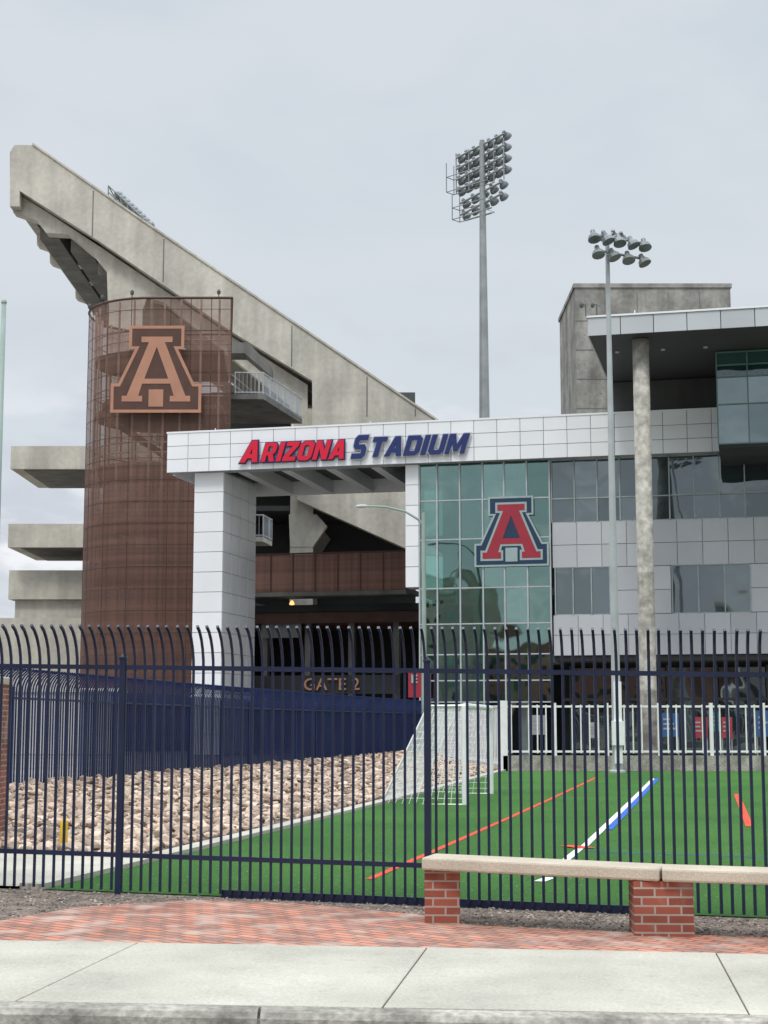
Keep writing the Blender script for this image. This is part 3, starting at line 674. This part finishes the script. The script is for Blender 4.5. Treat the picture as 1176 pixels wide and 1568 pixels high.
# ================================================================ STAIR TOWER
def tower():
    e=grp('perforated_stair_tower'); cx,cy,r=-14.0,96.0,4.45; zt=26.9; xr=-9.12
    plan=[]
    for k in range(0,25): a=-math.pi/2-math.pi*k/24; plan.append((cx+r*math.cos(a),cy+r*math.sin(a)))
    full=[(xr,cy-r)]+plan+[(xr*1.1,cy+r)]
    m=M(); m.vprism(full,0.2,zt,0,caps=False); m.obj('perforated_skin',BRN,e)
    m=M(); closed=full+[full[0]]
    z=.4
    while z<zt+.1:
        m.tube([(x,y,min(z,zt)) for x,y in closed],.018,4); z+=1.29
    m.tube([(x,y,zt) for x,y in closed],.08,4)
    for i,(x,y) in enumerate(full):
        if i%3==0: m.tube([(x,y,0),(x,y,zt)],.022,4)
    for k in range(1,4): x=xr+(cx-xr)*k/4; m.tube([(x,cy-r,0),(x,cy-r,zt)],.022,4)
    m.obj('steel_ribs',BRNF,e)
    m=M(); m.box(-13.6,-11.2,cy-1.2,cy+1.5,0,zt-7); m.obj('stair_core',mat('tower_core',(.13,.08,.06),.8,.2,.3),e)
    m=M(); n=0; z=3.2
    inner=[(cx+(x-cx)*.9,cy+(y-cy)*.9) for x,y in plan]
    while z<zt-1:
        m.vprism([(xr-.5,cy-r*.9)]+inner+[(xr-1.0,cy+r*.9)],z,z+.22)
        sgn=1 if n%2==0 else -1
        a,b=(-17,-12.5) if sgn>0 else (-12.5,-17)
        m.prism([(a,z-3.3),(a,z-2.9),(b,z+.1),(b,z-.3)],cy-3.2,cy-1.8)
        z+=3.4; n+=1
    m.obj('landings_and_stairs',mat('tower_landing',(.13,.08,.06),.8,.2,.3),e)
    m=M(); z=3.4
    while z<zt-1:
        for x,y in inner[::2]: m.tube([(x,y,z),(x,y,z+1.2)],.035,4)
        m.tube([(x,y,z+1.2) for x,y in inner],.05,4); m.tube([(x,y,z+.6) for x,y in inner],.04,4)
        m.tube([(xr-.5,cy-r*.9,z+1.2),inner[0][:]+(z+1.2,)],.05,4); m.tube([(xr-.5,cy-r*.9,z+.6),inner[0][:]+(z+.6,)],.04,4)
        z+=3.4
    for i in range(0,25,2): x,y=inner[i]; m.tube([(x,y,0),(x,y,zt)],.07,5)
    for x in (-9.9,-11,-12.2,-13.2): m.tube([(x,cy-r*.9,0),(x,cy-r*.9,zt)],.07,5)
    m.obj('guard_rails',BRNL,e)
    m=M()
    for k in (2,6,10): x,y=plan[k]; m.lathe((x,y,zt),(0,0,1),[(.03,0),(.03,.2),(.1,.24),(.12,.4),(.08,.5),(.01,.54)],8)
    m.lathe((xr-.8,cy-r,zt),(0,0,1),[(.03,0),(.03,.2),(.1,.24),(.12,.4),(.01,.54)],8)
    m.obj('top_lights',DARK2,e)
    em=grp('letter_a_emblem'); emblem(em,W,91.2,172,308,499,632,COP,BRNF,COP,edge=False)
tower()
# ================================================================ GRANDSTAND
def stand():
    e=grp('stadium_grandstand'); D=108
    q=lambda px,py,d=D: W.S(px,py,d)
    top=[(15,233),(22,222),(50,222),(220,340),(450,495),(670,645),(850,768)]
    low=[(850,860),(640,848),(455,765),(478,655),(478,583),(355,508),(250,436),(150,368),(30,292),(30,316),(15,316)]
    m=M(); m.prism([q(*p) for p in top+low],D,D+.9); m.obj('end_wall',CONC,e)
    m=M()
    for px,pt,pb in ((143,288,364),(251,362,434),(447,495,563),(562,573,640),(636,622,640)):
        a=q(px,pt+4); b=q(px,pb-2); m.box(a[0]-.04,a[0]+.04,D-.012,D-.003,b[1],a[1])
    m.obj('wall_joints',CONCD,e)
    m=M(); tp=[q(*p) for p in top[2:]]
    m.prism(tp+[(x,z+.16) for x,z in tp[::-1]],D-.1,D+1.0); m.obj('wall_coping',CONC,e)
    x0,z0=q(30,262); x1,z1=q(850,800); n=44; up=[];dn=[]
    for i in range(n):
        xa=x0+(x1-x0)*i/n; xb=x0+(x1-x0)*(i+1)/n; za=z0+(z1-z0)*i/n
        up+=[(xa,za),(xb,za)]; dn+=[(xa,za-.75),(xb,za-.75)]
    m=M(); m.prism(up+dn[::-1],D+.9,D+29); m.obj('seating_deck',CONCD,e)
    m=M(); a=q(15,233); m.box(a[0],a[0]+.6,D+.91,D+29,q(15,300)[1],a[1]-.3); m.obj('rear_parapet',CONC,e)
    raker=[(15,290),(15,318),(52,331),(66,350),(100,352),(140,385),(160,410),(162,470),(215,470),(222,450),(250,458),(355,545),(470,640),(470,585),(355,512),(250,440),(150,372),(30,294)]
    m=M()
    for k,dd in enumerate((108.95,116.8,121.5,132)):
        m.prism([q(*p) for p in raker],dd,dd+1.1)
        xa=q(162,470)[0]; xb=q(215,470)[0]; m.box(xa,xb,dd+.02,dd+.88,0,q(162,469)[1])
        xa=q(443,800)[0]; xb=q(478,800)[0]; m.box(xa,xb,dd+.02,dd+.88,0,q(443,600)[1]-1)
        m.prism([q(441,785),q(484,785),q(500,803),q(478,835),q(443,835)],dd-.03,dd+.93)
    m.obj('raker_frames',CONC,e)
    m=M()
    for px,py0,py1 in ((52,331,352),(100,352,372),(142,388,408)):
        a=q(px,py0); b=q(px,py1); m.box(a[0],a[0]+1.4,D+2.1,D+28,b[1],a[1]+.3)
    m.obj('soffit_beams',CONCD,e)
    m=M(); x1=q(300,700)[0]
    for (pxl,ya,yb) in ((17,683,718),(13,802,838)):
        xa,za=q(pxl,ya); _,zb=q(pxl,yb)
        m.box(xa,x1,D,D+.35,zb,za); m.box(xa,xa+.35,D+.36,D+9,zb,za); m.box(xa+.36,x1,D+.36,D+9,zb,zb+.3)
    m.obj('concourse_decks',CONC,e)
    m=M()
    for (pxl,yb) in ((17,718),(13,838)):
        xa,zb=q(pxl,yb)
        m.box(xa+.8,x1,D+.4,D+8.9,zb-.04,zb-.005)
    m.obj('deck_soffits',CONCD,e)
    m=M(); xa,za=q(6,870); xb=q(200,900)[0]; m.box(xa,xb,D+1.5,D+12,q(6,915)[1],za); m.box(xa-.0+.4,xb,D+1.9,D+12,0,q(6,915)[1]-.01); m.obj('lower_wall',CONC,e)
    m=M(); xa,za=q(14,955); m.box(xa-10,xb,D-6,D-5.6,0,za); m.obj('base_wall',CONC,e)
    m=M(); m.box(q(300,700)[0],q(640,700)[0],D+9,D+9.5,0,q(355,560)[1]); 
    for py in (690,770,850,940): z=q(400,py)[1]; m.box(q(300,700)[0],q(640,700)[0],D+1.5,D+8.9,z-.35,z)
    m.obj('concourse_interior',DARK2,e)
    m=M(); zf=W.S(400,603,99)[1]; pl_=[(-12,99),(-7.75,99),(-5.7,107.4),(-12,107.4)]
    m.vprism(pl_,zf-.35,zf); m.obj('balcony_slab',CONCD,e)
    m=M()
    def railing(path,z,r):
        for a,b in zip(path[:-1],path[1:]):
            L_=math.dist(a,b); n=int(L_/.25)
            for i in range(n+1): x=a[0]+(b[0]-a[0])*i/n; y=a[1]+(b[1]-a[1])*i/n; m.tube([(x,y,z),(x,y,z+1.4)],r if i%6 else .05,4)
        for h in (.1,1.4): m.tube([(x,y,z+h) for x,y in path],.045,5)
    railing([(-9.6,99.05),(-7.8,99.05),(-5.75,107.3)],zf,.02)
    zf2=W.S(400,822,99)[1]
    railing([(-9,99.05),(-7.7,99.05),(-7.3,101.5)],zf2,.02)
    m.obj('balcony_railings',RAIL,e)
    m=M(); m.vprism([(-12,99),(-7.7,99),(-7.3,101.6),(-12,101.6)],zf2-.3,zf2); m.obj('lower_balcony_slab',CONC,e)
    m=M(); m.prism([q(355,540),q(385,540),q(420,575),q(420,590),q(380,556),q(355,556)],D-3,D-1); m.obj('vomitory_stair',CONCD,e)
    m=M()
    p=[W.S(px,286+(px-168)*.95,D+3) for px in (166,215)]
    for i in range(6):
        t=i/5; x=p[0][0]+(p[1][0]-p[0][0])*t; z=p[0][1]+(p[1][1]-p[0][1])*t
        for yy in (D+3,D+6): m.tube([(x,yy,z-3),(x,yy,z)],.05,4)
        m.tube([(x,D+3,z),(x,D+6,z)],.05,4)
    for yy in (D+3,D+6):
        for o in (0,-.5,-1.0,-1.5): m.tube([(p[0][0],yy,p[0][1]+o),(p[1][0],yy,p[1][1]+o)],.045,4)
    for i in range(9):
        t=i/8; m.lathe((p[0][0]+(p[1][0]-p[0][0])*t+.4,D+4.5,p[0][1]+(p[1][1]-p[0][1])*t-.1),(.3,.8,-.4),[(.08,-.2),(.3,0),(.36,.3)],8)
    m.obj('service_rack',GALV,e)
stand()
# ---- entrance under the canopy
e=grp('entry_bridge'); FB=Frame(*FR.P(0,10,0)[:2],FR.t[0],FR.t[1])
s0,zt=FB.S(348,852); s1_,_=FB.S(622,852); _,zb=FB.S(348,908)
m=M(); m.box(s0,s1_,.3,4,zb-.1,zb+.15,0,FB); m.box(s0,s1_,.0,.29,zb-.25,zb-.02,0,FB); m.obj('bridge_deck',CONCD,e)
m=M(); n=8
for i in range(n): a=s0+(s1_-s0)*i/n; m.box(a+.03,a+(s1_-s0)/n-.03,0,.04,zb,zt,0,FB)
m.obj('perforated_panels',BRN2,e)
m=M(); m.box(s0,s1_,-.05,.1,zt+.021,zt+.1,0,FB)
for i in range(n+1): a=s0+(s1_-s0)*i/n; m.box(a-.04,a+.04,-.02,.12,zb,zt+.02,0,FB)
m.obj('bridge_frame',BRNF,e)
e=grp('entrance_hall'); FH=Frame(*FR.P(0,12,0)[:2],FR.t[0],FR.t[1])
s0,_=FH.S(345,950); s1_,_=FH.S(650,950)
zc=FH.S(500,935)[1]
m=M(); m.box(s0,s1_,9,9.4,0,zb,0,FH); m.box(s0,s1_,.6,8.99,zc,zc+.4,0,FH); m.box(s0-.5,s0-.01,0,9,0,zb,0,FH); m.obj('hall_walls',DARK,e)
m=M()
for px in (385,452,520,590): s,_=FH.S(px,980); m.box(s,s+.35,2,2.5,0,zc,0,FH)
s,z=FH.S(388,975); s2_,z2=FH.S(450,948); m.box(s,s2_,1.5,1.7,z,z2,0,FH); m.obj('hall_columns',mat('hall_panel',(.2,.2,.2),.7),e)
m=M()
for k in range(5): m.box(s0,s1_,1+k*1.5,1.2+k*1.5,zc-.65-k*.02,zc-.01,0,FH)
m.obj('hall_beams',BRNF,e)
m=M()
for k in range(7): a=s0+.8+(s1_-s0-1.5)*k/7; m.box(a,a+1.1,8.8,8.9,.2,2.6,0,FH)
m.obj('hall_doors',GL2,e)
LM=bpy.data.materials.new('lit_lamp'); LM.use_nodes=True; nb=LM.node_tree.nodes['Principled BSDF']; nb.inputs['Emission Color'].default_value=(1,.55,.18,1); nb.inputs['Emission Strength'].default_value=1.6
s,z=FH.S(447,926,1); m=M(); m.lathe(FH.P(s,1,z+.15),(0,0,-1),[(.05,-.1),(.12,0),(.16,.14),(.02,.18)],12); m.obj('pendant_lamp',LM,e)
gsg=grp('gate_sign'); FGt=Frame(*FR.P(0,6,0)[:2],FR.t[0],FR.t[1]); a,z0_=FGt.S(466,1057); c,z1_=FGt.S(551,1038)
text('gate_letters','GATE 2',FGt,a,c,z0_,z1_,0,.08,COP,gsg,shear=0,bold=.01)
m=M(); m.box(a-3,c+2.2,.05,.3,z0_-.2,z1_+.15,0,FGt); m.box(a-3,a-2.8,.06,.29,0,z0_-.2,0,FGt); m.box(c+2,c+2.2,.06,.29,0,z0_-.2,0,FGt); m.obj('sign_beam',DARK,gsg)
bn=grp('entrance_banner'); x0_,z1_=W.S(625,1030,76); x1_,z0_=W.S(646,1068,76); m=M(); m.box(x0_,x1_,76,76.04,z0_,z1_); m.obj('banner_cloth',REDM,bn)
m=M(); m.tube([(x1_+.05,76.02,0),(x1_+.05,76.02,z1_+.1)],.04,6); m.tube([(x0_,76.02,z1_+.03),(x1_+.05,76.02,z1_+.03)],.03,6); m.obj('banner_pole',GALV,bn)
text('banner_letter','E',W,x0_+.15,x0_+.45,z1_-.5,z1_-.1,75.98,.02,SWHITE,bn,shear=0)
cols=[('sign_blue',(.03,.1,.25)),('sign_red2',(.32,.04,.05)),('sign_teal',(.04,.2,.22)),('sign_grey',(.3,.3,.3))]
ms=[mat(n,c,.6,.1,2) for n,c in cols]
for (a,b,t,bo,k) in ((902,918,1106,1130,3),(1012,1040,1092,1128,0),(1060,1084,1098,1130,1),(1086,1104,1090,1120,2),(1105,1122,1098,1130,1),(1158,1180,1088,1128,0),(812,836,1095,1125,3)):
    g_=grp('advertising_board'); x0_,z1_=W.S(a,t,62); x1_,z0_=W.S(b,bo,62); m=M(); m.box(x0_,x1_,62,62.05,z0_,z1_); m.obj('panel',ms[k],g_)
    m=M(); w_=x1_-x0_
    for r_ in range(3): m.box(x0_+.12*w_,x0_+w_*random.uniform(.5,.9),61.985,61.996,z0_+(z1_-z0_)*(.3+.2*r_),z0_+(z1_-z0_)*(.38+.2*r_))
    m.obj('print',ms[3],g_)
    m=M(); m.box(x0_,x0_+.04,62.06,62.1,0,z1_); m.box(x1_-.04,x1_,62.06,62.1,0,z1_); m.obj('legs',GALV,g_)
# ================================================================ POLES
def lamp(m,p,aim,s=1,m0=0,m1=1):
    m.lathe(p,aim,[(.05*s,-.32*s),(.12*s,-.3*s),(.14*s,-.12*s),(.2*s,-.02*s),(.3*s,.1*s),(.34*s,.26*s),(.35*s,.3*s)],12,m0)
    a=Vector(aim).normalized(); m.lathe(Vector(p)+a*.301*s,aim,[(.32*s,0),(.31*s,.015*s)],12,m1)
def tall():
    e=grp('stadium_light_tower'); D=120; xb,_=W.S(741,640,D); x,zt=W.S(739,215,D); x=(x+xb)/2
    m=M(); m.tube([(x,D,0),(x,D,zt*.5),(x,D,zt)],[.62,.42,.2],12); m.obj('pole',GALV,e)
    ax=Vector((1,-.95,0)).normalized(); aim=Vector((.6,.65,-.55)); m=M(); L=M()
    rows=[(213,1),(230,1),(247,1),(264,1),(285,.85),(303,.85)]
    def zat(py): return W.S(737,py,D)[1]
    for i,(py,k) in enumerate(rows):
        z=zat(py+9); h=2.75*k; a=Vector((x,D,z))-ax*h; b=Vector((x,D,z))+ax*h*.82
        a.z-=.4; b.z+=.35
        m.tube([a,b],.09,6)
        n=7 if i<4 else 5
        for j in range(n):
            p=a.lerp(b,(j+.2)/(n-.6)); lamp(L,p+Vector((.25,.25,.1)),aim,1.15)
            m.tube([p,p+Vector((.25,.25,.1))],.05,4)
    for h in (-2.75,-1.4,1.2,2.2):
        a=Vector((x,D,zat(222)))+ax*h; m.tube([a,(a.x,a.y,zat(285))],.05,4)
    for py,hh in ((285,3.0),(262,3.0),(330,2.4),(312,2.4)):
        z=zat(py); c=Vector((x,D,z)); w=Vector((-.7,-.7,0))
        a=c-ax*hh; b=c+ax*1.2; m.tube([a,b,b+w*.9,a+w*.9,a],.04,4)
    for hh,pa,pb in ((3.0,285,240),(2.4,330,290)):
        for o in (0,.9):
            a=Vector((x,D,0))-ax*hh+Vector((-.7,-.7,0))*o; m.tube([(a.x,a.y,zat(pa)),(a.x,a.y,zat(pb))],.04,4)
    for py in (330,322): 
        z=zat(py); c=Vector((x,D,z)); m.tube([c-ax*1.8,c+ax*.9],.08,5)
    m.obj('lamp_rack',GALV,e); L.obj('floodlights',[LAMPG,LAMPW],e)
tall()
def mid():
    e=grp('field_light_pole'); D=52.8; xb,_=W.S(941,1178,D); xt,zt=W.S(934,362,D); x=(xb+xt)/2
    m=M(); m.tube([(x,D,0),(x,D,6),(x,D,zt)],[.17,.13,.07],12); m.lathe((x,D,0),(0,0,1),[(.28,0),(.28,.06),(.2,.1)],12); m.obj('pole',mat('pole_paint',(.42,.44,.45),.5,.1),e)
    m=M(); m.box(x-.12,x+.14,D-.3,D-.17,.3,3.0); m.box(x-.2,x+.2,D-.4,D-.171,.9,1.7); m.obj('electrical_cabinet',WPAINT,e,bevel=.01)
    m=M(); L=M()
    for (pa,pb) in (((908,362),(986,378)),((914,386),(984,402))):
        a=W.S(*pa,D-.6); b=W.S(*pb,D+.2); A=Vector((a[0],D-.5,a[1]+.1)); B=Vector((b[0],D+.1,b[1]+.1)); m.tube([A,B],.045,6); c=A.lerp(B,.33); m.tube([(x,D,c.z),c],.045,6)
        for j in range(5):
            if pa[1]>370 and j==4: continue
            p=A.lerp(B,(j+.05)/(4.1 if pa[1]<370 else 3.1)); 
            lamp(L,p+Vector((0,-.1,-.05)),(.35,-.25,-.85) if j%2 else (.1,-.35,-.85),.66); m.tube([p,p+Vector((0,0,.15))],.03,4)
    for pa in ((925,358),(940,357),(952,360)):
        a=W.S(*pa,D+.6); lamp(L,(a[0],D+.7,a[1]),(.2,.6,-.6),.55); m.tube([(x,D,zt-.1),(a[0],D+.7,a[1]+.1)],.035,5)
    m.obj('crossarms',GALV,e); L.obj('floodlights',[LAMPG,LAMPG],e,smooth=False)
mid()
e=grp('street_lamp'); D=70; x,_=W.S(649,900,D); zt=W.S(649,785,D)[1]; m=M(); m.tube([(x,D,0),(x,D,zt)],[.13,.09],10)
p=[W.S(px,py,D) for px,py in ((649,805),(640,795),(620,783),(590,776),(560,775))]; m.tube([(a,D,b) for a,b in p],[.06,.055,.05,.045,.04],8); m.obj('pole_and_arm',PALEG,e)
m=M(); a,b=p[-1]; m.lathe((a+.1,D,b),(-1,0,-.02),[(.03,0),(.07,.1),(.09,.3),(.06,.5),(.02,.55)],10); m.obj('luminaire',LAMPW,e)
e=grp('flag_pole'); D=45; x,zt=W.S(6,466,D); m=M(); m.tube([(x,D,0),(x,D,zt)],[.14,.07],12); m.obj('pole',PALEG,e,smooth=True)
m=M(); m.lathe((x,D,zt),(0,0,1),[(.02,-.03),(.07,.0),(.09,.06),(.07,.12),(.01,.16)],10); m.tube([(x,D,zt*.86),(x-.25,D,zt*.86+.1),(x-.3,D,zt*.86-.3)],.02,5); m.obj('finial',PALEG,e)
e=grp('perimeter_wall'); m=M(); m.box(-60,-13.5,82,82.4,0,3.2); m.obj('wall',mat('pale_render',(.5,.48,.45),.8,.1,.4,streak=.15),e)
m=M(); m.box(-60,-13.4,81.9,82.5,3.2,3.4); m.obj('wall_cap',CONC,e)
# buildings across the street (behind the viewpoint), seen only as reflections in the glazing
def across():
    for (xa,xb,y,h,c) in ((-125,-88,-60,15,(.3,.16,.12)),(-84,-55,-52,21,(.42,.38,.32)),(-52,-22,-58,13,(.3,.15,.11)),(-18,25,-62,17,(.36,.33,.3))):
        e=grp('campus_building'); m=M(); m.box(xa,xb,y-18,y,0,h); m.obj('walls',mat('campus_wall',c,.9,.1,.5),e)
        m=M(); n=int((xb-xa)/3.5)
        for i in range(n):
            for k in range(int(h/3.8)): m.box(xa+1+i*3.5,xa+2.8+i*3.5,y,y+.05,1+k*3.8,3+k*3.8)
        m.obj('windows',DARK,e); m=M(); m.box(xa-.3,xb+.3,y-18.3,y+.3,h,h+.5); m.obj('cornice',CONC,e)
across()
# ================================================================ WORLD
SE=R(58)
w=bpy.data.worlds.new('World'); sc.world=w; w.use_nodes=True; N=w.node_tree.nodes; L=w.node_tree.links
bg=N['Background']; sky=N.new('ShaderNodeTexSky'); sky.sky_type='NISHITA'; sky.sun_disc=False; sky.sun_elevation=SE
sc1=N.new('ShaderNodeVectorMath'); sc1.operation='SCALE'; L.new(sky.outputs[0],sc1.inputs[0]); sc1.inputs['Scale'].default_value=.12
tc=N.new('ShaderNodeTexCoord'); sp=N.new('ShaderNodeSeparateXYZ'); L.new(tc.outputs['Generated'],sp.inputs[0])
mp=N.new('ShaderNodeMapping'); mp.inputs['Scale'].default_value=(1,1,2.6); mp.inputs['Location'].default_value=(.3,.1,.35); L.new(tc.outputs['Generated'],mp.inputs[0])
def nz(s,d,v,dist=0):
    n=N.new('ShaderNodeTexNoise'); n.inputs['Scale'].default_value=s; n.inputs['Detail'].default_value=d; n.inputs['Distortion'].default_value=dist; n.inputs['Roughness'].default_value=.55; L.new(v,n.inputs['Vector']); return n.outputs['Fac']
def mr(f,a,b,c,d,sm=True):
    n=N.new('ShaderNodeMapRange'); n.interpolation_type='SMOOTHSTEP' if sm else 'LINEAR'
    for i,v in enumerate((a,b,c,d)): n.inputs[i+1].default_value=v
    L.new(f,n.inputs[0]); return n.outputs[0]
def mixc(f,a,b):
    n=N.new('ShaderNodeMix'); n.data_type='RGBA'
    if isinstance(f,float): n.inputs['Factor'].default_value=f
    else: L.new(f,n.inputs['Factor'])
    for k,v in (('A',a),('B',b)):
        if isinstance(v,tuple): n.inputs[k].default_value=(*v,1)
        else: L.new(v,n.inputs[k])
    return n.outputs['Result']
def mul(a,b):
    n=N.new('ShaderNodeMath'); n.operation='MULTIPLY'; L.new(a,n.inputs[0]); L.new(b,n.inputs[1]); return n.outputs[0]
base=mixc(mr(nz(3.0,4,mp.outputs[0],.3),.36,.64,0,1),(.62,.69,.745),(.71,.755,.81))
base=mixc(mr(sp.outputs['Z'],.44,.24,0,.6),base,(.72,.76,.81))
lowmask=mr(sp.outputs['Z'],.30,.16,0,1)
grey=mul(mr(nz(6,5,mp.outputs[0],.4),.46,.62,0,.7),lowmask); c1=mixc(grey,base,(.6,.63,.70))
wh=mul(mr(nz(9,6,mp.outputs[0],.3),.47,.6,0,1),mr(sp.outputs['Z'],.25,.10,0,1)); c2=mixc(wh,c1,(.93,.94,.97))
c3=mixc(.94,sc1.outputs[0],c2)
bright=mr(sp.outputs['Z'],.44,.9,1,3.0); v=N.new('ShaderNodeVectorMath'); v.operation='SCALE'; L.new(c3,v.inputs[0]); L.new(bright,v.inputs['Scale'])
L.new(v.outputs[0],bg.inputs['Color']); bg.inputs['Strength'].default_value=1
sun=bpy.data.lights.new('sun','SUN'); sun.energy=1.5; sun.angle=R(12); sun.color=(1,.96,.9); so=bpy.data.objects.new('sun',sun); sc.collection.objects.link(so)
d=Vector((-.35,-.75,0)).normalized()*math.cos(SE)+Vector((0,0,math.sin(SE)))
so.rotation_euler=d.to_track_quat('Z','Y').to_euler(); sky.sun_rotation=math.atan2(d.x,d.y)
